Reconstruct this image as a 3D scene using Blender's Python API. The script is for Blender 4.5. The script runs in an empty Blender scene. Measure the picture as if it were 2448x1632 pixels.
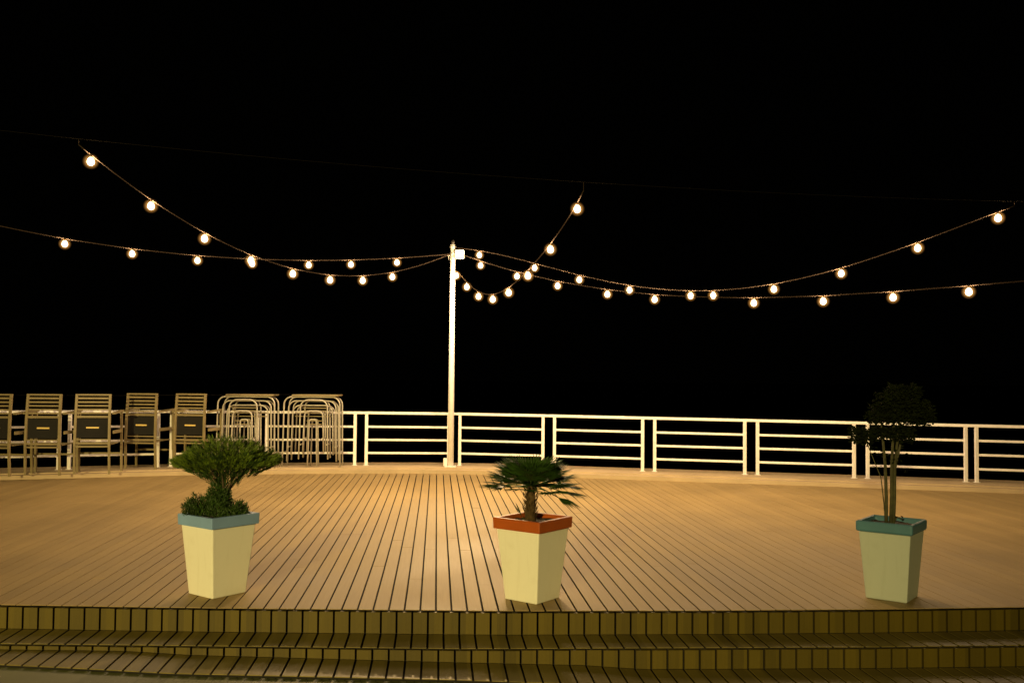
import bpy, bmesh, math, random
import numpy as np
from mathutils import Vector, Matrix
random.seed(7)
R = math.radians
sc = bpy.context.scene
col = sc.collection

# ------------------------------------------------------------------ camera
F = 2300.0; W, H = 2448.0, 1632.0; CAMH = 1.70
PITCH = math.degrees(math.atan(81 / F)); ROLL = 0.5
cd = bpy.data.cameras.new('camera'); cam = bpy.data.objects.new('camera', cd); col.objects.link(cam)
cd.sensor_width = 36.0; cd.lens = 36.0 * F / W; cd.clip_end = 2000.0; cd.clip_start = 0.05
CM = Matrix.Translation((0, 0, CAMH)) @ Matrix.Rotation(R(90 + PITCH), 4, 'X') @ Matrix.Rotation(R(ROLL), 4, 'Z')
cam.matrix_world = CM
sc.camera = cam

# ------------------------------------------------------------------ world (night) and exposure
w = bpy.data.worlds.new('World'); sc.world = w; w.use_nodes = True
bg = w.node_tree.nodes['Background']
bg.inputs[0].default_value = (0.5, 0.45, 0.3, 1); bg.inputs[1].default_value = 0.0004
sc.view_settings.view_transform = 'Standard'; sc.view_settings.look = 'None'
sc.view_settings.gamma = 1; sc.view_settings.exposure = 0.0
sc.cycles.use_denoising = True
sc.cycles.max_bounces = 6; sc.cycles.volume_bounces = 0
sc.cycles.sample_clamp_indirect = 4.0

# unseen lamp assumed from the lit planter fronts, behind and left of camera
def spot(name, loc, aim, watts, colour, cone, blend, size):
    l = bpy.data.lights.new(name, 'SPOT'); l.energy = watts; l.color = colour; l.spot_size = R(cone); l.spot_blend = blend; l.shadow_soft_size = size
    o = bpy.data.objects.new(name, l); col.objects.link(o); o.location = loc
    o.rotation_euler = (Vector(aim) - Vector(loc)).to_track_quat('-Z', 'Y').to_euler(); return o
spot('unseen_front_lamp', (-8.0, -21.0, 5.6), (-2.6, 12.0, .6), 34000, (1.0, 0.77, 0.28), 38, 1.0, .3)
FLOOD_W = 1400
BULB_WATTS = 44.0
BULB_COLOR = (1.0, 0.68, 0.38)
HAZE = 0

# ------------------------------------------------------------------ helpers
def ray(x, y):
    d = Vector(((x - W / 2) / F, -(y - H / 2) / F, -1.0))
    return (CM.to_3x3() @ d)
def at(x, y, level=0.0):
    d = ray(x, y); t = (level - CAMH) / d.z
    return Vector((d.x * t, d.y * t, level))
def on_plane(x, y, P, E):
    """pixel ray met with the upright plane through plan points P, E"""
    d = ray(x, y); n = Vector((-(E[1] - P[1]), E[0] - P[0]))
    t = (n.x * P[0] + n.y * P[1]) / (n.x * d.x + n.y * d.y)
    return Vector((d.x * t, d.y * t, CAMH + d.z * t))

def nodes(name):
    m = bpy.data.materials.new(name); m.use_nodes = True
    return m, m.node_tree, m.node_tree.nodes['Principled BSDF']
def stained(name, c, stain, rough=.6):
    """painted plaster with rain streaks, scuffs and splashes that have their own shapes"""
    m, nt, b = nodes(name); L = nt.links.new; tc = nt.nodes.new('ShaderNodeTexCoord')
    def noise(sx, sy, sz, lo, hi):
        mp = nt.nodes.new('ShaderNodeMapping'); mp.inputs['Scale'].default_value = (sx, sy, sz); L(tc.outputs['Object'], mp.inputs[0])
        n = nt.nodes.new('ShaderNodeTexNoise'); n.inputs['Scale'].default_value = 1; n.inputs['Detail'].default_value = 7; L(mp.outputs[0], n.inputs['Vector'])
        r = nt.nodes.new('ShaderNodeMapRange'); r.inputs[1].default_value = lo; r.inputs[2].default_value = hi; L(n.outputs['Fac'], r.inputs[0]); return r.outputs[0]
    a = noise(22, 22, 2.2, .55, .80); d = noise(9, 9, 9, .56, .85)
    ad = nt.nodes.new('ShaderNodeMath'); ad.operation = 'MAXIMUM'; L(a, ad.inputs[0]); L(d, ad.inputs[1])
    ml = nt.nodes.new('ShaderNodeMath'); ml.operation = 'MULTIPLY'; L(ad.outputs[0], ml.inputs[0]); ml.inputs[1].default_value = .25
    mx = nt.nodes.new('ShaderNodeMixRGB'); L(ml.outputs[0], mx.inputs[0]); mx.inputs[1].default_value = (*c, 1); mx.inputs[2].default_value = (*stain, 1)
    L(mx.outputs[0], b.inputs['Base Color']); b.inputs['Roughness'].default_value = rough; b.inputs['Specular IOR Level'].default_value = .3
    n3 = nt.nodes.new('ShaderNodeTexNoise'); n3.inputs['Scale'].default_value = 60; n3.inputs['Detail'].default_value = 4; L(tc.outputs['Object'], n3.inputs['Vector'])
    bp = nt.nodes.new('ShaderNodeBump'); bp.inputs['Strength'].default_value = .15; bp.inputs['Distance'].default_value = .004
    L(n3.outputs['Fac'], bp.inputs['Height']); L(bp.outputs[0], b.inputs['Normal'])
    return m
def mat(name, c, rough=0.6, metal=0.0, var=0.12, scale=6.0, bump=0.0, spec=0.4):
    m, nt, b = nodes(name)
    tc = nt.nodes.new('ShaderNodeTexCoord'); n = nt.nodes.new('ShaderNodeTexNoise')
    n.inputs['Scale'].default_value = scale; n.inputs['Detail'].default_value = 6
    nt.links.new(tc.outputs['Object'], n.inputs['Vector'])
    mr = nt.nodes.new('ShaderNodeMapRange'); mr.inputs[1].default_value = .3; mr.inputs[2].default_value = .7
    mr.inputs[3].default_value = 1 - var; mr.inputs[4].default_value = 1 + var
    nt.links.new(n.outputs['Fac'], mr.inputs[0])
    mx = nt.nodes.new('ShaderNodeVectorMath'); mx.operation = 'SCALE'
    mx.inputs[0].default_value = c; nt.links.new(mr.outputs[0], mx.inputs['Scale'])
    nt.links.new(mx.outputs[0], b.inputs['Base Color'])
    b.inputs['Roughness'].default_value = rough; b.inputs['Metallic'].default_value = metal
    b.inputs['Specular IOR Level'].default_value = spec
    if bump:
        bp = nt.nodes.new('ShaderNodeBump'); bp.inputs['Strength'].default_value = bump; bp.inputs['Distance'].default_value = .01
        n2 = nt.nodes.new('ShaderNodeTexNoise'); n2.inputs['Scale'].default_value = scale * 8
        nt.links.new(tc.outputs['Object'], n2.inputs['Vector'])
        nt.links.new(n2.outputs['Fac'], bp.inputs['Height']); nt.links.new(bp.outputs[0], b.inputs['Normal'])
    return m

_v = ray(1045, 895.0); SLOPE = _v.x / _v.y            # the boards run towards this bearing
PITCHB = 0.1135
def wood(name, c, off=0.0, rough=0.6, upright=False, var=0.16):
    """planks: each board its own tone, grain drawn out along the board"""
    m, nt, b = nodes(name); L = nt.links.new
    tc = nt.nodes.new('ShaderNodeTexCoord'); sp = nt.nodes.new('ShaderNodeSeparateXYZ')
    L(tc.outputs['Object'], sp.inputs[0])
    def math_(op, a, bb=None, c3=None):
        n = nt.nodes.new('ShaderNodeMath'); n.operation = op
        for i, v in enumerate((a, bb, c3)):
            if v is None: continue
            if isinstance(v, (int, float)): n.inputs[i].default_value = v
            else: L(v, n.inputs[i])
        return n.outputs[0]
    s = math_('SUBTRACT', sp.outputs['X'], math_('MULTIPLY', sp.outputs['Y'], SLOPE))
    idx = math_('FLOOR', math_('DIVIDE', math_('SUBTRACT', s, off), PITCHB))
    wn = nt.nodes.new('ShaderNodeTexWhiteNoise'); wn.noise_dimensions = '1D'; L(idx, wn.inputs['W'])
    cb = nt.nodes.new('ShaderNodeCombineXYZ')
    L(math_('MULTIPLY', s, 70.0), cb.inputs[0])
    L(math_('MULTIPLY', sp.outputs['Z' if upright else 'Y'], 2.5), cb.inputs[1]); L(idx, cb.inputs[2])
    gn = nt.nodes.new('ShaderNodeTexNoise'); gn.inputs['Scale'].default_value = 1.0; gn.inputs['Detail'].default_value = 5
    L(cb.outputs[0], gn.inputs['Vector'])
    bn = nt.nodes.new('ShaderNodeTexNoise'); bn.inputs['Scale'].default_value = 0.9; bn.inputs['Detail'].default_value = 6
    L(tc.outputs['Object'], bn.inputs['Vector'])
    f = math_('ADD', math_('MULTIPLY', math_('SUBTRACT', wn.outputs['Value'], .5), var),
              math_('ADD', math_('MULTIPLY', math_('SUBTRACT', gn.outputs['Fac'], .5), .30),
                    math_('MULTIPLY', math_('SUBTRACT', bn.outputs['Fac'], .5), .55)))
    f = math_('ADD', f, 1.0)
    mx = nt.nodes.new('ShaderNodeVectorMath'); mx.operation = 'SCALE'; mx.inputs[0].default_value = c
    L(f, mx.inputs['Scale']); L(mx.outputs[0], b.inputs['Base Color'])
    b.inputs['Specular IOR Level'].default_value = .3
    L(math_('ADD', math_('MULTIPLY', bn.outputs['Fac'], .25), rough - .12), b.inputs['Roughness'])
    bp = nt.nodes.new('ShaderNodeBump'); bp.inputs['Strength'].default_value = .25; bp.inputs['Distance'].default_value = .003
    L(gn.outputs['Fac'], bp.inputs['Height']); L(bp.outputs[0], b.inputs['Normal'])
    return m

M = {
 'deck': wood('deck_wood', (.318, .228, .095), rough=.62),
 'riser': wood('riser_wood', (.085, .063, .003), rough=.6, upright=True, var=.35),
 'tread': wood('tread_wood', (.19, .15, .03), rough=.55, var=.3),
 'dark': mat('dark_under_boards', (.012, .010, .007), .9),
 'kerb': mat('pale_concrete', (.47, .365, .22), .75, var=.10, scale=2.5, bump=.25),
 'white': mat('white_paint', (.84, .81, .77), .38, var=.05, scale=9, bump=.05),
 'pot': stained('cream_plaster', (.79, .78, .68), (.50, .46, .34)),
 'pot_dull': stained('dull_cream_plaster', (.44, .49, .45), (.29, .32, .26)),  # duller, darker cream for the right planter
 'blue': mat('light_blue_paint', (.19, .32, .56), .5, var=.08),
 'orange': mat('orange_red_paint', (.36, .075, .008), .5, var=.10),
 'teal': mat('teal_green_paint', (.065, .17, .24), .5, var=.08),
 'soil': mat('soil', (.035, .022, .012), .95, var=.4, scale=30, bump=.6),
 'chair': mat('grey_beige_slats', (.22, .175, .085), .5, var=.15, scale=12),
 'panel': mat('dark_panel', (.007, .006, .004), .8, var=.2),
 'strip': mat('yellow_strip', (.75, .55, .18), .5, var=.05),
 'tube': mat('metal_tube', (.42, .39, .33), .38, metal=.35, var=.12, scale=10),
 'wire': mat('wire', (.010, .009, .007), .95, var=.02, spec=0),
 'cable': mat('cable', (.034, .025, .018), .95, var=.02, spec=0),
 'cap': mat('dark_cap', (.02, .018, .015), .5),
 'socket': mat('socket_plastic', (.10, .07, .04), .5),
 'leaf': mat('needle_green', (.028, .062, .006), .55, var=.45, scale=14),
 'leaf2': mat('pale_shoot_green', (.11, .17, .012), .55, var=.35, scale=18),
 'palm': mat('palm_green', (.026, .062, .008), .5, var=.4, scale=14),
 'dleaf': mat('dark_leaf', (.008, .0115, .0025), .9, var=.4, scale=14, spec=.05),
 'bark': mat('bark', (.10, .075, .04), .9, var=.4, scale=25, bump=.7),
 'stem': mat('stem', (.060, .058, .024), .8, var=.35, scale=20, bump=.4),
 'fibre': mat('palm_fibre', (.09, .055, .02), .9, var=.5, scale=40, bump=.8),
 'sea': mat('night_sea', (.001, .001, .0008), .9, var=.1, spec=0),
}
def glowing(name, colour, strength, through=True):
    m, nt, b = nodes(name); nt.nodes.remove(b); e = nt.nodes.new('ShaderNodeEmission')
    e.inputs[0].default_value = (*colour, 1); e.inputs[1].default_value = strength; out = nt.nodes['Material Output'].inputs[0]
    if through:                                   # the filament's light passes out through the core
        t = nt.nodes.new('ShaderNodeBsdfTransparent'); a = nt.nodes.new('ShaderNodeAddShader')
        nt.links.new(t.outputs[0], a.inputs[0]); nt.links.new(e.outputs[0], a.inputs[1]); nt.links.new(a.outputs[0], out)
    else: nt.links.new(e.outputs[0], out)
    try: m.cycles.emission_sampling = 'NONE'
    except Exception: pass
    return m
M['bulb'] = glowing('lit_bulb_glass', (1.0, .78, .45), 4.0)
M['lens'] = glowing('lit_lamp_glass', (1.0, .8, .55), 8.0, False)
gm, gt, gp = nodes('bulb_halo_glow')          # glare halo added round each bulb as a fading emissive volume
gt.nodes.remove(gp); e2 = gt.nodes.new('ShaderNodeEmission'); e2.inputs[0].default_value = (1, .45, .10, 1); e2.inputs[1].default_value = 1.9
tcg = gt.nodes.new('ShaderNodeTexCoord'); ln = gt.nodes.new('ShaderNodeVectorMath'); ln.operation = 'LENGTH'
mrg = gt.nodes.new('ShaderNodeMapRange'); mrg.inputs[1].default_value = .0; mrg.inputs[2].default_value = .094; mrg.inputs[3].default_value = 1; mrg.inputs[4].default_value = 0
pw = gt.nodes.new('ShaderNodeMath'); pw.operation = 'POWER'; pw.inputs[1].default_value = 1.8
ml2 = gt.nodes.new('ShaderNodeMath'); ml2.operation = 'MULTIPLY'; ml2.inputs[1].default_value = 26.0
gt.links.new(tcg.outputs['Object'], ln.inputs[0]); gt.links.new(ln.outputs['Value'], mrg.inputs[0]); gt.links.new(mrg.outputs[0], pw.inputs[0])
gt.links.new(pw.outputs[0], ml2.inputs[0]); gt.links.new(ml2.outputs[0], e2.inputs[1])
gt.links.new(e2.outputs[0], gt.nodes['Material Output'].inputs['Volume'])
M['bulb_halo'] = gm
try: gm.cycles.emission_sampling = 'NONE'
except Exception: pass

ORG = {}
def tag(o, label=None, cat=None, group=None, kind=None):
    if label: o['label'] = label
    if cat: o['category'] = cat
    if group: o['group'] = group
    if kind: o['kind'] = kind
    return o
def empty(name, loc, label=None, cat=None, group=None):
    o = bpy.data.objects.new(name, None); col.objects.link(o); o.location = loc; o.empty_display_size = .1
    ORG[o.name] = Vector(loc)
    return tag(o, label, cat, group)

class MB:
    def __init__(s): s.v = []; s.f = []; s.smooth = False
    def hexa(s, p):                      # 8 points: bottom 0-3 ccw, top 4-7
        b = len(s.v); s.v += [tuple(q) for q in p]
        s.f += [tuple(b + i for i in q) for q in ((3,2,1,0),(4,5,6,7),(0,1,5,4),(1,2,6,5),(2,3,7,6),(3,0,4,7))]
    def box(s, x0, x1, y0, y1, z0, z1):
        s.hexa([(x0,y0,z0),(x1,y0,z0),(x1,y1,z0),(x0,y1,z0),(x0,y0,z1),(x1,y0,z1),(x1,y1,z1),(x0,y1,z1)])
    def bar(s, a, b, wd, ht):            # rectangular bar between two points
        a = Vector(a); b = Vector(b); d = (b - a).normalized()
        up = Vector((0, 0, 1)) if abs(d.z) < .9 else Vector((0, 1, 0))
        x = d.cross(up).normalized() * wd / 2; y = x.cross(d).normalized() * ht / 2
        s.hexa([a-x-y, a+x-y, b+x-y, b-x-y, a-x+y, a+x+y, b+x+y, b-x+y])
    def tube(s, pts, r, n=8, cap=True):
        pts = [Vector(p) for p in pts]; s.smooth = True
        rr = r if isinstance(r, (list, tuple)) else [r] * len(pts)
        base = len(s.v); t0 = (pts[1] - pts[0]).normalized()
        u = t0.cross(Vector((0, 0, 1)) if abs(t0.z) < .9 else Vector((1, 0, 0))).normalized()
        for i, p in enumerate(pts):
            t = (pts[min(i + 1, len(pts) - 1)] - pts[max(i - 1, 0)]).normalized()
            u = (u - t * u.dot(t)).normalized(); w_ = t.cross(u)
            for k in range(n):
                a = 2 * math.pi * k / n
                s.v.append(tuple(p + (u * math.cos(a) + w_ * math.sin(a)) * rr[i]))
        for i in range(len(pts) - 1):
            for k in range(n):
                a = base + i * n + k; b = base + i * n + (k + 1) % n
                s.f.append((a, b, b + n, a + n))
        if cap:
            s.f.append(tuple(base + k for k in range(n))[::-1])
            s.f.append(tuple(base + (len(pts) - 1) * n + k for k in range(n)))
    def lathe(s, c, prof, n=12):
        s.smooth = True; base = len(s.v)
        for (r, z) in prof:
            for k in range(n):
                a = 2 * math.pi * k / n; s.v.append((c[0] + r * math.cos(a), c[1] + r * math.sin(a), c[2] + z))
        for i in range(len(prof) - 1):
            for k in range(n):
                a = base + i * n + k; b = base + i * n + (k + 1) % n
                s.f.append((a, b, b + n, a + n))
        s.f.append(tuple(base + k for k in range(n))[::-1])
        s.f.append(tuple(base + (len(prof) - 1) * n + k for k in range(n)))
    def leaf(s, p, d, n, L, wd):
        p = Vector(p); d = Vector(d).normalized(); side = d.cross(Vector(n))
        if side.length < 1e-4: side = d.orthogonal()
        side = side.normalized() * wd / 2; b = len(s.v)
        nn = side.cross(d).normalized() * wd * .25
        s.v += [tuple(p), tuple(p + d * L * .45 + side + nn), tuple(p + d * L), tuple(p + d * L * .45 - side + nn)]
        s.f += [(b, b + 1, b + 2), (b, b + 2, b + 3)]
    def build(s, name, m, parent=None, bevel=0.0):
        o_ = ORG[parent.name] if parent else Vector((0, 0, 0))
        me = bpy.data.meshes.new(name)
        me.from_pydata([(v[0]-o_.x, v[1]-o_.y, v[2]-o_.z) for v in s.v], [], s.f)
        me.materials.append(M[m])
        if len(s.f) < 4000 and name not in ('fan', 'paving', 'sea', 'soil'):
            bm_ = bmesh.new(); bm_.from_mesh(me); bmesh.ops.recalc_face_normals(bm_, faces=bm_.faces); bm_.to_mesh(me); bm_.free()
        me.update()
        if s.smooth:
            for p in me.polygons: p.use_smooth = len(p.vertices) <= 4
        o = bpy.data.objects.new(name, me); col.objects.link(o); o.parent = parent
        ORG[o.name] = o_.copy()
        if bevel:
            bv = o.modifiers.new('bevel', 'BEVEL'); bv.width = bevel; bv.segments = 2; bv.limit_method = 'ANGLE'
        return o

# ------------------------------------------------------------------ deck, steps, paving, kerb, sea
def poly(pxs, level):
    pts = [at(x, y, level) for x, y in pxs]
    return [p.x for p in pts], [p.y for p in pts]
def extend(xs, ys, x0, x1):
    a = (ys[1]-ys[0])/(xs[1]-xs[0]); b = (ys[-1]-ys[-2])/(xs[-1]-xs[-2])
    return [x0]+list(xs)+[x1], [ys[0]+a*(x0-xs[0])]+list(ys)+[ys[-1]+b*(x1-xs[-1])]
R1 = 0.175
FX, FY = extend(*poly([(0,1444),(300,1449),(600,1453),(1200,1459),(1700,1458),(2100,1455),(2448,1450)], 0), -9, 9)
KX, KY = extend(*poly([(0,1147),(200,1142),(400,1136),(700,1132),(1000,1131),(1140,1133),(1389,1142),(2000,1163),(2448,1180)], 0), -14, 13)
TX, TY = extend(*poly([(0,1537),(300,1540),(572,1543),(1100,1549),(1620,1547),(2078,1545),(2448,1541)], -R1), -9, 9)
front = lambda x: float(np.interp(x, FX, FY)); kerbf = lambda x: float(np.interp(x, KX, KY)); treadf = lambda x: float(np.interp(x, TX, TY))
H2X = [-9, -3.5, -2.65, -2.2, -.36, .5, .94, 9]; H2Y = [.03, .044, .046, .068, .098, .12, .15, .155]
g2 = lambda x: -R1 - float(np.interp(x, H2X, H2Y))
tread2f = lambda x: float(np.interp(x, [-9,-3.5,-2.65,0,9], [6.44,6.40,6.30,6.32,6.34]))
def hit(s, fn, y=10.0):
    for _ in range(8): y = fn(s + SLOPE * y)
    return s + SLOPE * y, y
p0 = at(1042, 1457); S0 = p0.x - SLOPE * p0.y
GAP = 0.0105
def boards(fa, fb, za, zb, th, s_from, s_to, off=0.0, gap=GAP, joints=False):
    b = MB(); k0 = int((s_from - S0) / PITCHB); k1 = int((s_to - S0) / PITCHB)
    for k in range(k0, k1):
        if joints: gap = float(np.interp(abs(k * PITCHB - .2), [0, 1.8, 3.8, 6.5], [.0155, .0115, .0040, .0018]))
        sl = S0 + off + k * PITCHB + gap / 2; sr = sl + PITCHB - gap
        a = hit(sl, fa); c = hit(sr, fa); d = hit(sr, fb); e = hit(sl, fb)
        P = [(a, za), (c, za), (d, zb), (e, zb)]
        top = [(q[0], q[1], z(q[0])) for q, z in P]
        if joints:
            cuts = [0.0]; y = random.uniform(.8, 4.2)
            while y < d[1] - a[1] - .6: cuts.append(y / (d[1] - a[1])); y += random.uniform(3.4, 4.2)
            cuts.append(1.0)
            lp = lambda p, q, u: tuple(p[i] + (q[i] - p[i]) * u for i in range(3))
            for u0, u1 in zip(cuts[:-1], cuts[1:]):
                u1_ = u1 - (.0035 / (d[1] - a[1]) if u1 < 1 else 0); dz = random.uniform(-.0008, .0008)
                tp = [lp(top[0], top[3], u0), lp(top[1], top[2], u0), lp(top[1], top[2], u1_), lp(top[0], top[3], u1_)]
                tp = [(x, y_, z + dz) for x, y_, z in tp]
                b.hexa([(x, y_, z - th) for x, y_, z in tp] + tp)
            continue
        b.hexa([(x, y, z - th) for x, y, z in top] + top)
    return b
zero = lambda x: 0.0
boards(lambda x: front(x) + .004, lambda x: kerbf(x) + .02, zero, zero, .004, -9.5, 13, joints=True).build('deck', 'deck', None)['kind'] = 'structure'
# dark void under the boards
u = MB()
xs = [-12 + i for i in range(25)]
for a, b_ in zip(xs[:-1], xs[1:]):
    u.hexa([(a, front(a)+.05, -.5), (b_, front(b_)+.05, -.5), (b_, kerbf(b_)+.3, -.5), (a, kerbf(a)+.3, -.5),
            (a, front(a)+.05, -.03), (b_, front(b_)+.05, -.03), (b_, kerbf(b_)+.3, -.03), (a, kerbf(a)+.3, -.03)])
u.build('deck_base', 'dark')['kind'] = 'structure'

steps = MB()
def riser(yfn, ztop, zbot, off):
    b = steps; k0 = int((-8.5 - S0) / PITCHB); k1 = int((9 - S0) / PITCHB)
    for k in range(k0, k1):
        sl = S0 + off + k * PITCHB + .0075; sr = sl + PITCHB - .015
        a = hit(sl, yfn); c = hit(sr, yfn); jz = random.uniform(-.002, .002); jy = random.uniform(-.002, .002)
        zt0, zt1, zb0, zb1 = ztop(a[0]), ztop(c[0]), zbot(a[0]), zbot(c[0])
        if zt0 - zb0 < .012: continue
        b.hexa([(a[0], a[1]+jy, zb0), (c[0], c[1]+jy, zb1), (c[0], c[1]+.03, zb1), (a[0], a[1]+.03, zb0),
                (a[0], a[1]+jy, zt0+jz), (c[0], c[1]+jy, zt1+jz), (c[0], c[1]+.03, zt1), (a[0], a[1]+.03, zt0)])
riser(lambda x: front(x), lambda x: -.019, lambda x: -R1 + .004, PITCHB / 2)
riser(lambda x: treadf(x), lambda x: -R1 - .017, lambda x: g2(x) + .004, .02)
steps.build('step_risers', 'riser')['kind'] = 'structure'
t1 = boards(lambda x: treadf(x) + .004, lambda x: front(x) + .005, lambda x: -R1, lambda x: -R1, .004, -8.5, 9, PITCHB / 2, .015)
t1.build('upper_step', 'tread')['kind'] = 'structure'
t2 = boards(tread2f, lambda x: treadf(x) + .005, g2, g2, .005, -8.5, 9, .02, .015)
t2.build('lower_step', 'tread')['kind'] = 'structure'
for nm, yfn, zt in (('upper_step_base', lambda x: treadf(x)+.035, lambda x: -R1-.014), ('lower_step_base', lambda x: tread2f(x)+.03, lambda x: g2(x)-.013)):
    u = MB()
    xs = [-9 + .5*i for i in range(37)]
    for a, b_ in zip(xs[:-1], xs[1:]):
        u.hexa([(a, yfn(a), -.6), (b_, yfn(b_), -.6), (b_, front(b_)+.045, -.6), (a, front(a)+.045, -.6),
                (a, yfn(a), zt(a)), (b_, yfn(b_), zt(b_)), (b_, front(b_)+.045, zt(b_)), (a, front(a)+.045, zt(a))])
    u.build(nm, 'dark')['kind'] = 'structure'
# paving at the foot of the steps, a slightly tilted sheet of small setts
m, nt, b = nodes('small_setts'); L = nt.links.new
tc = nt.nodes.new('ShaderNodeTexCoord'); br = nt.nodes.new('ShaderNodeTexBrick')
br.inputs['Color1'].default_value = (.20,.21,.07,1); br.inputs['Color2'].default_value = (.16,.17,.055,1); br.inputs['Mortar'].default_value = (.03,.028,.012,1)
br.inputs['Scale'].default_value = 1.0; br.inputs['Brick Width'].default_value = .05; br.inputs['Row Height'].default_value = .09
br.inputs['Mortar Size'].default_value = .004; br.offset = 0.3
L(tc.outputs['Object'], br.inputs['Vector'])
ns = nt.nodes.new('ShaderNodeTexNoise'); ns.inputs['Scale'].default_value = 1.6; L(tc.outputs['Object'], ns.inputs['Vector'])
sp = nt.nodes.new('ShaderNodeSeparateXYZ'); L(tc.outputs['Object'], sp.inputs[0])
mr = nt.nodes.new('ShaderNodeMapRange'); mr.inputs[1].default_value = -2.7; mr.inputs[2].default_value = -1.6; L(sp.outputs['X'], mr.inputs[0])
mix = nt.nodes.new('ShaderNodeMixRGB'); mix.inputs[1].default_value = (.18,.19,.065,1); L(mr.outputs[0], mix.inputs[0]); L(br.outputs['Color'], mix.inputs[2])
m2 = nt.nodes.new('ShaderNodeMixRGB'); m2.blend_type = 'MULTIPLY'; m2.inputs[0].default_value = .5; L(mix.outputs[0], m2.inputs[1]); L(ns.outputs['Fac'], m2.inputs[2])
L(m2.outputs[0], b.inputs['Base Color']); b.inputs['Roughness'].default_value = .6
M['setts'] = m
pv = MB(); xs = [-12, -9] + [-8 + .25*i for i in range(69)] + [12]; N = len(xs)
for yy in (-14, 0, 3, 5, None):
    for x in xs: pv.v.append((x, (tread2f(x) + .015) if yy is None else yy, g2(x) - .022))
for j in range(4):
    for i in range(N - 1): pv.f.append((j*N+i, j*N+i+1, (j+1)*N+i+1, (j+1)*N+i))
pv.build('paving', 'setts')['kind'] = 'structure'

KH = 0.085
kb = MB(); KXs = [-13.5 + .5*i for i in range(53)]
def kerb_off(x, d):                      # a point d metres outwards from the kerb's inner face
    e = .15; n = Vector((-(kerbf(x+e)-kerbf(x-e)), 2*e)).normalized()
    return (x + n.x*d, kerbf(x) + n.y*d)
for a, b_ in zip(KXs[:-1], KXs[1:]):
    prev = None
    for (d0, d1, z0, z1) in ((0, .16, -.3, KH-.022), (.16, 1.15, -.3, KH)):
        A0, B0, B1, A1 = kerb_off(a, d0), kerb_off(b_, d0), kerb_off(b_, d1), kerb_off(a, d1)
        kb.hexa([(*A0, z0), (*B0, z0), (*B1, z0), (*A1, z0), (*A0, z1), (*B0, z1), (*B1, z1), (*A1, z1)])
kb.build('kerb', 'kerb')['kind'] = 'structure'
sea = MB(); sea.v = [(-900, -60, -7), (900, -60, -7), (900, 1500, -7), (-900, 1500, -7)]; sea.f = [(0, 1, 2, 3)]
sea.build('sea', 'sea')['kind'] = 'structure'

# ------------------------------------------------------------------ railing
POFF = .62
rl = np.arange(-13, 12.5, .05); RP = np.array([kerb_off(x, POFF) for x in rl])
def rail_at_px(x):                       # plan point of the rail line seen at pixel column x (taken at base height)
    best = None
    for i, p in enumerate(RP):
        q = CM.inverted() @ Vector((p[0], p[1], .5)); u_ = q.x / -q.z * F + W/2
        if best is None or abs(u_ - x) < best[0]: best = (abs(u_ - x), p)
    return Vector((best[1][0], best[1][1], 0))
rail_h = lambda x: float(np.interp(x, [-8, -1, 8], [.955, .92, .885]))
pair_r = [-70, 170, 405, 637, 876, 1100, 1325, 1565, 1812, 2071, 2337, 2600]
pair_l = [-98, 143, 379, 612, 851, 1074, 1299, 1536, 1784, 2040, 2308, 2568]
P0 = rail_at_px(1080)
fence = empty('railing', (P0.x, P0.y, KH), 'white painted metal railing of flat posts and four rails along the terrace edge', 'railing')
PL = [rail_at_px(x) for x in pair_l]; PR = [rail_at_px(x) for x in pair_r]
def zz(p, fr): return KH + rail_h(p.x) * fr
for p in PL + PR:
    q = MB(); q.box(p.x-.026, p.x+.026, p.y-.02, p.y+.02, KH, zz(p, 1) - .022)
    q.box(p.x-.045, p.x+.045, p.y-.04, p.y+.04, KH, KH+.008); q.build('post', 'white', fence, .004)
for i in range(len(PR) - 1):
    a, b_ = PR[i], PL[i+1]; d = (b_ - a).normalized() * .026
    for fr in (.735, .485, .235):
        q = MB(); q.bar((a.x+d.x, a.y+d.y, zz(a, fr)), (b_.x-d.x, b_.y-d.y, zz(b_, fr)), .022, .036); q.build('mid_rail', 'white', fence, .003)
chain = [v for pr in zip(PL, PR) for v in pr]
for a, b_ in zip(chain[:-1], chain[1:]):
    q = MB(); q.bar((a.x, a.y, zz(a, 1)), (b_.x, b_.y, zz(b_, 1)), .05, .045); q.build('top_rail', 'white', fence, .004)

# ------------------------------------------------------------------ pole
pb = at(1077, 1115, KH); PX, PY = pb.x, pb.y
pole = empty('light_pole', (PX, PY, KH), 'tall slim white metal pole standing at the terrace edge and carrying all the lights', 'pole')
ptop = on_plane(1083, 585, (PX-1, PY), (PX+1, PY)).z
q = MB(); q.tube([(PX, PY, KH+.01), (PX, PY, 2.0), (PX, PY, ptop)], [.053, .049, .040], 16); q.build('shaft', 'white', pole)
q = MB(); q.box(PX-.10, PX+.10, PY-.10, PY+.10, KH, KH+.012)
for sx in (-1, 1):
    for sy in (-1, 1): q.lathe((PX+sx*.075, PY+sy*.075, KH+.012), [(.012, 0), (.012, .012)], 6)
q.smooth = False; q.build('base_plate', 'white', pole, .003)
q = MB(); q.box(PX-.125, PX-.054, PY-.045, PY+.045, KH+.012, KH+.15); q.build('base_box', 'white', pole, .01)
q = MB(); q.tube([(PX, PY, ptop), (PX, PY, ptop+.05), (PX+.01, PY, ptop+.09)], [.03, .03, .012], 10); q.build('cap', 'cap', pole)
q = MB()
for z_ in (.05, .17, .27):
    q = MB(); q.lathe((PX, PY, ptop-z_), [(.052, 0), (.052, .02)], 14); q.build('clamp_ring', 'tube', pole)
bz = ptop - .17
q = MB(); q.box(PX+.043, PX+.20, PY-.07, PY+.07, bz-.075, bz+.075); bx = q.build('floodlight', 'white', pole, .018)
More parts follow.
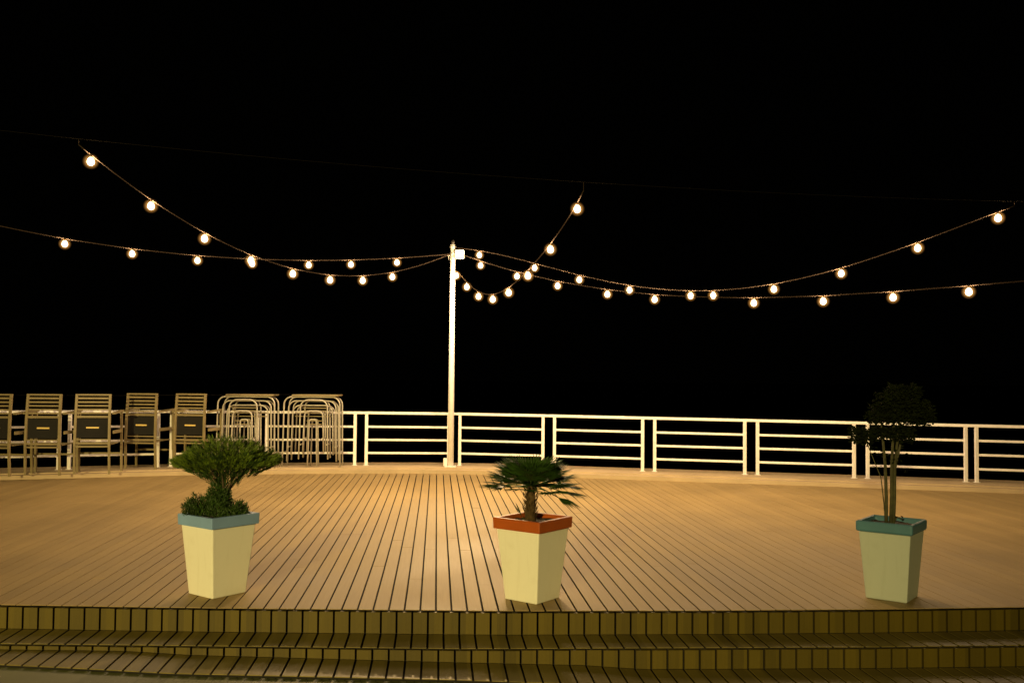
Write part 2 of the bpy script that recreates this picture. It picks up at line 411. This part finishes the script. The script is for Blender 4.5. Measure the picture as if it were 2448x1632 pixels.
q = MB(); q.box(PX+.058, PX+.185, PY-.076, PY-.0705, bz-.06, bz+.06); q.build('lamp_glass', 'lens', bx)
spot('pole_floodlight', (PX+.12, PY-.12, bz-.02), (.2, 8.8, 0), FLOOD_W, (1.0, .64, .26), 92, 1.0, .06)
q = MB(); q.tube([(PX-.045, PY, bz+.01), (PX-.075, PY, bz-.03), (PX-.07, PY, bz-.09)], .006, 6); q.build('hook', 'tube', pole)

# ------------------------------------------------------------------ strings of bulbs
WLp = Vector((ray(188, 333).x / ray(188, 333).y * 10.7, 10.7)); WRp = Vector((ray(2425, 483).x / ray(2425, 483).y * 12.0, 12.0))
def planar(p): return Vector((p.x, p.y))
def bulb_mesh():
    b = MB(); b.lathe((0, 0, 0), [(.006, .048), (.020, .042), (.032, .026), (.039, .006), (.040, -.010), (.034, -.028), (.021, -.041), (.005, -.046)], 12)
    return b
_bm = bulb_mesh(); halo_me = None; bl = []
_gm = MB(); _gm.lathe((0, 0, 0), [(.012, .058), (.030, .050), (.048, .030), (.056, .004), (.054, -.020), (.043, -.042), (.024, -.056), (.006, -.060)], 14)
_gm.v = [(x*1.70, y*1.70, z*1.6) for x, y, z in _gm.v]  # shell enlarged past the bulb to hold the added glow
_sm = MB(); _sm.lathe((0, 0, 0), [(.005, .078), (.010, .074), (.013, .066), (.015, .046), (.012, .040)], 10); socket_me = None
def string(label, end, end_px, bulbs, start_px, deg=4, extra=(), hook=False):
    global halo_me, socket_me, core_me
    P = (PX, PY)
    if end is None:
        e3 = on_plane(end_px[0], end_px[1], WLp, WRp)
    else:
        e3 = on_plane(end_px[0], end_px[1], P, end)
    E = (e3.x, e3.y); D = Vector((E[0]-P[0], E[1]-P[1])); LL = D.length
    par = lambda q: (Vector((q.x-P[0], q.y-P[1])).dot(D)) / LL
    s3 = on_plane(*start_px, P, E) if start_px else Vector((PX, PY, bz))
    B = [on_plane(x, y, P, E) for x, y in bulbs]
    HANG = .078
    T = [0.0] + [par(q) for q in B] + [par(on_plane(x, y, P, E)) for x, y in extra] + [LL]
    Z = [s3.z] + [q.z + HANG for q in B] + [on_plane(x, y, P, E).z for x, y in extra] + [e3.z]
    wt = [6.0] + [1.0]*(len(B)+len(extra)) + [4.0]
    cf = np.polyfit(T, Z, deg, w=wt)
    fz = lambda t: float(np.polyval(cf, t))
    pt = lambda t: Vector((P[0] + D.x*t/LL, P[1] + D.y*t/LL, fz(t)))
    t_ = empty('string_lights', tuple(pt(0)), label, 'string lights', 'strings of warm bulbs spreading from the white pole')
    q = MB(); n = 70; q.tube([pt(LL*i/n) for i in range(n+1)], .0066, 8)
    q.build('cable', 'cable', t_)
    if hook:
        e = pt(LL); q = MB(); up = wire_z(e)
        q.tube([e, e + Vector((.0, .0, (up-e.z)*.5)), Vector((e.x, e.y, up))], .004, 6); q.build('hook', 'cable', t_)
    for b3 in B:
        t = par(b3); c = pt(t) - Vector((0, 0, HANG))
        if halo_me is None:
            o = _gm.build('bulb', 'bulb_halo', t_); halo_me = o.data  # outer mesh is the added halo; core and socket sit inside
            c_ = _bm.build('glowing_core', 'bulb', o); core_me = c_.data
            s_ = _sm.build('socket', 'socket', o); socket_me = s_.data
            for v in core_me.vertices: v.co = (v.co + ORG[t_.name]) * 1.02
            for v in halo_me.vertices: v.co += ORG[t_.name]
            for v in socket_me.vertices: v.co += ORG[t_.name]
        else:
            c_ = bpy.data.objects.new('glowing_core', core_me); col.objects.link(c_)
            o = bpy.data.objects.new('bulb', halo_me); col.objects.link(o); o.parent = t_  # mesh is the added halo; core and socket sit inside
            s_ = bpy.data.objects.new('socket', socket_me); col.objects.link(s_); s_.parent = o; c_.parent = o
        o.location = c - ORG[t_.name]
        if not bl: 
            d_ = bpy.data.lights.new('bulb_light', 'POINT'); d_.energy = BULB_WATTS; d_.color = BULB_COLOR; d_.shadow_soft_size = .035; bl.append(d_)
        lt = bpy.data.objects.new('bulb_light', bl[0]); col.objects.link(lt); lt.parent = o
    return t_
# the bearer wire stretched across, from which three strings hang
wp = [(130,327),(188,333),(420,355),(660,376),(940,400),(1209,422),(1440,444),(1700,455),(2000,464),(2284,476),(2448,484)]
W3 = [on_plane(x, y, WLp, WRp) for x, y in wp]; wcf = np.polyfit([p.x for p in W3], [p.z for p in W3], 2)
wire_z = lambda p: float(np.polyval(wcf, p.x))
q = MB(); wsl = (WRp.y-WLp.y)/(WRp.x-WLp.x)
q.tube([(x, WLp.y + (x-WLp.x)*wsl, float(np.polyval(wcf, x))) for x in np.linspace(-9, 10, 60)], .0028, 5)
o = q.build('support_wire', 'wire'); tag(o, 'thin bare wire stretched high across the terrace above the bulbs', 'wire')

string('string of bulbs dropping from the high left end towards the pole', None, (188,346),
       [(217,388),(361,493),(489,570),(600,622),(700,654),(789,670),(867,671),(938,661)], (1070,602), hook=True)
string('long low string of bulbs running from the pole out past the left side', (-9.0, 12.5), (-60,527),
       [(155,578),(316,607),(472,624),(603,633),(738,634),(839,630),(949,626)], (1072,606), 3, extra=[(0,541)])
string('short steep string of bulbs looping right of the pole up to the upper centre', None, (1395,456),
       [(1091,655),(1116,688),(1144,709),(1178,714),(1216,699),(1262,660),(1316,597),(1380,497)], (1084,640), 5, hook=True)
string('string of bulbs rising from the pole to the high right end', None, (2425,492),
       [(1146,606),(1278,643),(1385,669),(1505,690),(1651,710),(1705,708),(1850,688),(2011,651),(2194,597),(2386,521)], (1092,592), 4, hook=True)
string('lowest string of bulbs sagging flat from the pole towards the right side', (6.7, 11.2), (2600,660),
       [(1149,626),(1236,660),(1333,688),(1452,707),(1565,713),(1802,719),(1968,721),(2135,714),(2316,697)], (1092,600), 4)

# ------------------------------------------------------------------ planters
TH = R(37.3); dL = Vector((-math.cos(TH), math.sin(TH), 0)); dR = Vector((math.sin(TH), math.cos(TH), 0))
def planter(px, py, sb, st, hgt, band, body, rimm, label, rnd=.006):
    n = at(px, py, 0); c = n + (dL + dR) * sb / 2
    t = empty('planter', (c.x, c.y, 0), label, 'planter', 'tapered square planters along the deck edge')
    def ring(s, z): return [tuple(c + dL*s*a/2 + dR*s*b/2 + Vector((0,0,z))) for a, b in ((-1,-1),(-1,1),(1,1),(1,-1))]
    sm = st * .90; zb = hgt - band
    q = MB(); q.hexa(ring(sb, 0.0) + ring(sm, zb)); q.build('body', body, t, .009)
    q = MB()                                   # hollow rim
    o0, o1, i1, i0 = ring(st*.985, zb), ring(st, hgt), ring(st-.07, hgt), ring(st-.075, zb+.005)
    b = len(q.v); q.v += o0 + o1 + i1 + i0
    for k in range(4):
        j = (k+1) % 4
        q.f += [(b+k, b+j, b+4+j, b+4+k), (b+4+k, b+4+j, b+8+j, b+8+k), (b+8+k, b+8+j, b+12+j, b+12+k), (b+12+k, b+12+j, b+j, b+k)]
    q.build('rim', rimm, t, rnd)
    q = MB(); s = st - .074; n_ = 12; b = 0
    for i in range(n_+1):
        for j in range(n_+1):
            p = c + dL*s*(i/n_-.5) + dR*s*(j/n_-.5)
            q.v.append((p.x, p.y, hgt-.035+random.uniform(-.008, .008)))
    for i in range(n_):
        for j in range(n_): q.f.append((i*(n_+1)+j, (i+1)*(n_+1)+j, (i+1)*(n_+1)+j+1, i*(n_+1)+j+1))
    q.build('soil', 'soil', t)
    return c
c1 = planter(508, 1432, .305, .44, .615, .085, 'pot', 'blue', 'cream square planter with a light blue rim under the bushy flat topped shrub')
c2 = planter(1283, 1445, .300, .44, .62, .085, 'pot', 'orange', 'cream square planter with an orange red rim under the small fan palm')
c3 = planter(2168, 1442, .308, .43, .60, .085, 'pot_dull', 'teal', 'dull cream square planter with a teal green rim under the dark thin stemmed tree', .02)

def rnd_dir(up=.3):
    a = random.uniform(0, 2*math.pi); z = random.uniform(-.5, 1) + up
    return Vector((math.cos(a), math.sin(a), z)).normalized()
# shrub with a flat wide crown
def shrub(c):
    z0 = .58; base = Vector((c.x+.01, c.y, z0))
    t = empty('flat_topped_shrub', tuple(base), 'bushy green shrub with a wide flat crown, growing in the blue rimmed planter', 'shrub')
    top = base + Vector((.03, 0, .22))
    q = MB(); q.tube([base, base+Vector((.01,0,.12)), top], [.035,.028,.024], 8)
    for k in range(9):
        a = k*2*math.pi/9; r = random.uniform(.16, .30)
        q.tube([top-Vector((0,0,.05)), top+Vector((math.cos(a)*r*.5, math.sin(a)*r*.5, .07)), top+Vector((math.cos(a)*r, math.sin(a)*r, .15))], [.012,.008,.003], 5)
    q.build('trunk', 'bark', t)
    q = MB(); q2 = MB(); cx = Vector((c.x+.055, c.y, 0))
    for k in range(2700):
        r = .385 * math.sqrt(random.random()); a = random.uniform(0, 2*math.pi)
        lo_ = .76 + .23*(r/.385)**.85; hi_ = 1.18 - .16*max(0, (r-.11)/.275)**1.15 + .02*math.sin(a*5+r*20)
        z = random.uniform(lo_, hi_); 
        # clumps: drop shoots inside some noise pockets
        if math.sin(a*4+1.3)*math.sin(r*24)*math.sin(z*31) > .62: continue
        p = cx + Vector((math.cos(a)*r, math.sin(a)*r, z))
        d = (Vector((math.cos(a)*r*1.6, math.sin(a)*r*1.6, .28)) + rnd_dir(0)*.12).normalized()
        tgt = q2 if (z > hi_ - .10 and random.random() < .7) else q
        for j in range(9):
            pp = p + d*(j*.0055-.02); dd = (d*1.2 + rnd_dir(0)*.6).normalized()
            tgt.leaf(pp, dd, rnd_dir(0), random.uniform(.026, .052), .0048)
    q.build('crown', 'leaf', t); q2.build('young_shoots', 'leaf2', t)
    q = MB()
    for (ox, oy, rx, hh, n) in ((-.16, -.02, .105, .15, 420), (.13, 0, .09, .12, 330), (-.19, .06, .07, .17, 160), (0, -.02, .085, .30, 700), (.02, -.03, .06, .34, 300), (-.05, .1, .12, .14, 260)):
        for k in range(n):
            a = random.uniform(0, 2*math.pi); r = math.sqrt(random.random())*rx
            p = Vector((c.x+ox+math.cos(a)*r, c.y+oy+math.sin(a)*r*1.0, z0 + random.uniform(0, hh)*(1-.5*(r/rx)**2)))
            d = Vector((math.cos(a)*.5, math.sin(a)*.5, .9)).normalized()
            for j in range(5): q.leaf(p+d*j*.006, (d+rnd_dir(0)*.8), rnd_dir(0), random.uniform(.016,.032), .0065)
    q.build('undergrowth', 'leaf', t)
shrub(c1)

def palm(c):
    z0 = .585; base = Vector((c.x-.02, c.y, z0))
    t = empty('fan_palm', tuple(base), 'small fan palm with a shaggy trunk, growing in the orange rimmed planter', 'palm')
    top = base + Vector((.005, 0, .285))
    q = MB(); q.tube([base, base+Vector((0,0,.08)), base+Vector((.003,0,.17)), top], [.046,.042,.036,.028], 10); q.build('trunk', 'fibre', t)
    q = MB()
    for k in range(130):
        a = random.uniform(0, 2*math.pi); z = random.uniform(.0, .25); r = .036
        p = base + Vector((math.cos(a)*r, math.sin(a)*r, z))
        q.leaf(p, Vector((math.cos(a)*.6, math.sin(a)*.6, 1)), (math.cos(a), math.sin(a), 0), random.uniform(.03,.07), .014)
    q.build('leaf_bases', 'fibre', t)
    def fan(o, d, L, spread, nb, up, name='frond', R_=.15):
        d = Vector(d).normalized(); tip = o + d*L
        side = d.cross(Vector((0,0,1))).normalized(); nrm = side.cross(d).normalized()
        q = MB(); q.tube([o, o+d*L*.5+nrm*.006, tip], [.005,.004,.003], 5); fr = q.build(name, 'palm', t)
        q = MB()
        for i in range(nb):
            u_ = (i/(nb-1)-.5)*2; a = u_*spread
            bd = (d*math.cos(a) + side*math.sin(a) + nrm*(up*(1-abs(u_))*.3) ).normalized()
            rr = R_*(1-.22*abs(u_)**2)*random.uniform(.9,1.06)
            droop = Vector((0,0,-1))*random.uniform(.004,.02)
            mid = tip + bd*rr*.55; end = tip + bd*rr + droop
            w_ = .0110; sd = bd.cross(nrm).normalized()
            b = len(q.v)
            q.v += [tuple(tip-sd*.0015), tuple(tip+sd*.0015), tuple(mid+sd*w_), tuple(mid-sd*w_), tuple(end), tuple(mid+nrm*.004)]
            q.f += [(b,b+1,b+5),(b+1,b+2,b+5),(b,b+5,b+3),(b+2,b+4,b+5),(b+3,b+5,b+4)]
        q.build('fan', 'palm', fr)
    fr = []
    for k in range(46):
        a = k*2.399963 + .3; ring = k/46.0
        el = 1.05 - 1.15*ring; L = .10 + .13*ring
        fan(top + Vector((0,0,-.03*ring)), (math.cos(a), math.sin(a), el), L, 1.6, 25, .4, R_=.20)
    fan(top, (1.0, -.15, -.22), .25, .8, 15, .3, R_=.21)
    fan(top, (-.95, -.3, -.02), .24, .8, 15, .3, R_=.18)
    fan(top, (.9, -.4, -.40), .24, .8, 15, .2, R_=.20)
    fan(top, (.95, .2, -.10), .26, .8, 15, .2, R_=.19)
    fan(top+Vector((0,0,-.02)), (.8, -.6, .10), .2, 1.1, 15, .3, R_=.15)
    fan(base+Vector((-.04,-.02,-.02)), (-.45, -.15, 1.0), .06, .3, 4, .2, 'offshoot', R_=.15)
    fan(base+Vector((-.05,-.02,-.02)), (-1.0, -.2, .35), .06, .5, 5, .2, 'offshoot', R_=.13)
    fan(base+Vector((-.02,-.05,-.02)), (-.6, -.6, .5), .03, .6, 6, .2, 'offshoot', R_=.08)
palm(c2)

def tree(c):
    z0 = .565; base = Vector((c.x-.01, c.y, z0))
    t = empty('potted_tree', tuple(base), 'dark leafy tree with several thin stems, growing in the teal rimmed planter', 'tree')
    sp_ = [(-.03, .00, -.06, .02, 1.40), (.0, -.01, .03, -.02, 1.42), (.025, .02, .13, .03, 1.33), (-.03, .01, -.19, .0, 1.22), (.02, -.01, .06, -.05, 1.40)]
    q = MB()
    for (ax, ay, bx_, by, zt) in sp_:
        a = base + Vector((ax, ay, -.03)); b = Vector((base.x+bx_, base.y+by, zt)); mid = (a+b)/2 + Vector((-(bx_)*.22, 0, .05))
        r = .0145 if zt > 1.35 else (.012 if zt > 1.3 else .005)
        q.tube([a, a*.5+mid*.5+Vector((.004,0,0)), mid, mid*.5+b*.5, b], [r, r*.95, r*.85, r*.7, r*.5], 8)
    q.tube([base+Vector((.02,0,.0)), base+Vector((.05,-.02,.06)), base+Vector((.09,-.02,.04))], [.006,.005,.003], 5)
    q.build('trunk', 'stem', t)
    q = MB()
    cl = [(.06+a_, b_, c_, d_, e_) for a_, b_, c_, d_, e_ in [(-.02, 1.50, .17, .15, 900), (.12, 1.46, .16, .13, 800), (-.10, 1.42, .14, .12, 600), (.03, 1.60, .12, .09, 420), (.14, 1.60, .06, .06, 160),
          (-.06, 1.27, .15, .09, 520), (-.27, 1.25, .11, .11, 560), (.03, 1.26, .10, .11, 430), (.0, 1.39, .25, .09, 800), (.2, 1.40, .1, .1, 300)]]
    for (ox, z, rx, rz, n) in cl:
        for k in range(n):
            d = rnd_dir(-.25); rr = random.random()**.45
            p = Vector((base.x+ox, base.y, z)) + Vector((d.x*rx*rr, d.y*rx*rr, d.z*rz*rr*1.1))
            q.leaf(p, rnd_dir(0), rnd_dir(0), random.uniform(.022,.040), .017)
    for k in range(60):
        p = base + Vector((random.uniform(-.16,.14), random.uniform(-.1,.1), random.uniform(.42,.66))); q.leaf(p, rnd_dir(-.6), rnd_dir(0), .035, .014)
    for (ox, z) in ((.08,.03),(.09,.05),(.05,.06),(.09,.03)):
        q.leaf(base+Vector((ox,-.03,z)), rnd_dir(0), rnd_dir(0), .03, .02)
    q.build('crown', 'dleaf', t)
tree(c3)

# ------------------------------------------------------------------ high-backed slatted chairs, seen from behind
def chair_proto():
    t = empty('slatted_chair', (0,0,0), 'x', 'chair', 'high backed slatted chairs lined up along the railing')
    hw = .262
    bow = lambda h: -.03 + .045*((h-.45)/.8)**2 if h > .45 else -.03*h/.45*1.0   # back posts lean gently
    for s in (-1, 1):
        q = MB(); hs = [0, .44, .8, 1.05, 1.26]
        for a, b in zip(hs[:-1], hs[1:]):
            wa = hw - .012*(a/1.26); wb = hw - .012*(b/1.26)
            q.bar((s*wa, bow(a), a), (s*wb, bow(b), b+.001), .034 if a >= .44 else .03, .036)
        q.build('back_post', 'chair', t)
        q = MB(); q.bar((s*(hw+.07), .50, 0), (s*(hw+.06), .46, .97), .034, .034); q.build('front_leg', 'chair', t)
        q = MB(); q.bar((s*(hw+.05), -.0, .96), (s*(hw+.06), .52, .985), .05, .028)
        q.bar((s*(hw+.035), .05, .66), (s*(hw+.06), .47, .66), .02, .05); q.build('armrest', 'chair', t)
    q = MB()
    for h, ht in ((1.25, .026), (1.195, .030), (1.135, .028), (1.078, .024), (1.02, .024), (.962, .024), (.905, .034)):
        q.bar((-hw+.02, bow(h)+.004, h), (hw-.02, bow(h)+.004, h), .016, ht)
    q.build('backrest_slats', 'chair', t)
    q = MB(); q.box(-hw+.022, hw-.022, -.008, .006, .572, .882); pn = q.build('back_panel', 'panel', t)
    q = MB(); q.box(-.095, .095, -.016, -.0085, .722, .745); q.build('grip', 'strip', pn)
    q = MB()
    q.bar((-hw+.02, -.02, .548), (hw-.02, -.02, .548), .02, .018); q.bar((-hw+.02, -.028, .490), (hw-.02, -.028, .490), .02, .024)
    q.bar((-hw+.02, -.03, .437), (hw-.02, -.03, .437), .02, .024)
    for k in range(7): q.bar((-hw-.02, .05+k*.065, .47), (hw+.02, .05+k*.065, .47), .045, .016)
    q.build('seat', 'chair', t)
    q = MB(); q.bar((-hw-.05, .5, .29), (hw+.05, .5, .29), .022, .03); q.build('stretcher', 'chair', t)
    return t
def kids(o): return [x for x in bpy.data.objects if x.parent == o]
def copy_tree(o, parent=None):
    c = o.copy(); col.objects.link(c); c.parent = parent
    for ch in kids(o): copy_tree(ch, c)
    return c
proto = chair_proto()
chairs = [(-17,1138,-3,'slatted high backed chair cut off by the left edge of the picture'),
          (101,1136,2,'slatted high backed chair second from the left, beside the cut off one'),
          (219,1133,9,'middle chair of the five slatted high backed chairs, with three on neither side but two each way'),
          (336,1121,-6,'slatted high backed chair between the middle one and the right end one'),
          (453,1121,-8,'slatted high backed chair at the right end of the row, partly behind the shrub')]
chairs[2] = (219,1133,9,'slatted high backed chair in the middle of the row of five')
for i, (x, y, rz, lab) in enumerate(chairs):
    o = proto if i == 0 else copy_tree(proto)
    p = at(x, y, KH); o.location = p; o.rotation_euler.z = R(rz); o['label'] = lab

# ------------------------------------------------------------------ piled-up tubular frames
def frame_item(cx, cy, xl, xr, ztop, zbot, y0, dep, label, group, slab=False, slats=()):
    t = empty('stacking_table' if slab else 'stacking_chair_frame', (cx, cy, zbot), label, 'table' if slab else 'chair', group)
    def hoop(y, shrink=0.0, drop=0.0):
        q = MB(); a, b = cx+xl+shrink, cx+xr-shrink; zt = ztop-drop; r = min(.13, (b-a)*.28)
        pts = [(a-.02, y, zbot), (a-.01, y, zbot+.35), (a, y, zt-r)]
        for k in range(1, 7):
            an = math.pi*k/12; pts.append((a+r-r*math.cos(an), y, zt-r+r*math.sin(an)))
        for k in range(0, 7):
            an = math.pi*k/12; pts.append((b-r+r*math.sin(an), y, zt-r+r*math.cos(an)))
        pts += [(b+.01, y, zbot+.35), (b+.02, y, zbot)]
        q.tube(pts, .0135, 8); return q
    hoop(cy+y0).build('front_hoop', 'tube', t)
    hoop(cy+y0+dep, .015, .01).build('rear_hoop', 'tube', t)
    q = MB()
    for s in slats:
        q.bar((cx+xl+.03, cy+y0+.05, s), (cx+xr-.03, cy+y0+.05, s), .03, .014)
    if slats: q.build('slats', 'chair', t)
    q = MB()
    for xx in (xl+.005, xr-.005): q.bar((cx+xx, cy+y0, zbot+.25), (cx+xx, cy+y0+dep, zbot+.25), .02, .02)
    q.build('side_brace', 'tube', t)
    if slab:
        q = MB(); q.box(cx+xl+.14, cx+xr-.03, cy+y0-.05, cy+y0+dep+.1, ztop+.014, ztop+.040); q.build('tabletop', 'chair', t, .005)
    return t
def pile(px, py, mir, grp, where):
    p = at(px, py, KH); k = .000924; cx, cy = p.x, p.y
    F_ = [(-520, 525, 140, 1450, 0, .34, 'topmost table of the pile, flat top on tubular frame, ', True, ()),
          (-445, 445, 215, 1350, .05, .30, 'second widest tubular chair frame nested in the pile ', False, ()),
          (-375, 375, 300, 1230, .09, .26, 'third widest tubular chair frame nested in the pile ', False, (.93, .87)),
          (-205, 300, 195, 1300, -.03, .30, 'narrow tall tubular chair frame nested in the pile ', False, (1.02, .97)),
          (-120, 225, 400, 1180, -.06, .26, 'innermost small tubular chair frame nested in the pile ', False, (.80, .74)),
          (-40, 95, 560, 1440, -.02, .2, 'narrowest low tubular frame at the heart of the pile ', False, ())]
    for (xl, xr, yt, yb, y0, dep, lab, slab, sl) in F_:
        if mir: xl, xr = -xr + 12, -xl + 20
        frame_item(cx, cy, xl*k, xr*k, KH+(1450-yt)*k, max(KH, KH+(1450-yb)*k), y0, dep, lab + where, grp, slab, [KH+s for s in sl])
pile(743, 1116, False, 'tubular furniture nested in the pile beside the open railing', 'nearer to the pole')
pile(584, 1117, True, 'tubular furniture nested in the pile behind the shrub', 'behind the flat topped shrub')
# a thin cord tied along the tops of the chairs
c_ = MB(); a = at(-17, 1138, KH); b = at(700, 1116, KH)
c_.tube([(a.x, a.y+.06, KH+1.245), (at(219,1133,KH).x, at(219,1133,KH).y+.06, KH+1.235), (at(453,1121,KH).x, at(453,1121,KH).y+.06, KH+1.238), (b.x, b.y+.1, KH+1.25)], .003, 5)
tag(c_.build('cord', 'wire'), 'thin cord running along the tops of the chairs and the piles', 'cord')

# ------------------------------------------------------------------ night air
if HAZE:
    hz = MB(); hz.box(-40, 40, -16, 40, -8, 12)
    hm = bpy.data.materials.new('night_air'); hm.use_nodes = True; n_ = hm.node_tree
    n_.nodes.remove(n_.nodes['Principled BSDF']); pv_ = n_.nodes.new('ShaderNodeVolumePrincipled')
    pv_.inputs['Color'].default_value = (.9, .9, .9, 1); pv_.inputs['Density'].default_value = HAZE
    n_.links.new(pv_.outputs[0], n_.nodes['Material Output'].inputs['Volume']); M['haze'] = hm
    hz.build('haze', 'haze')['kind'] = 'stuff'
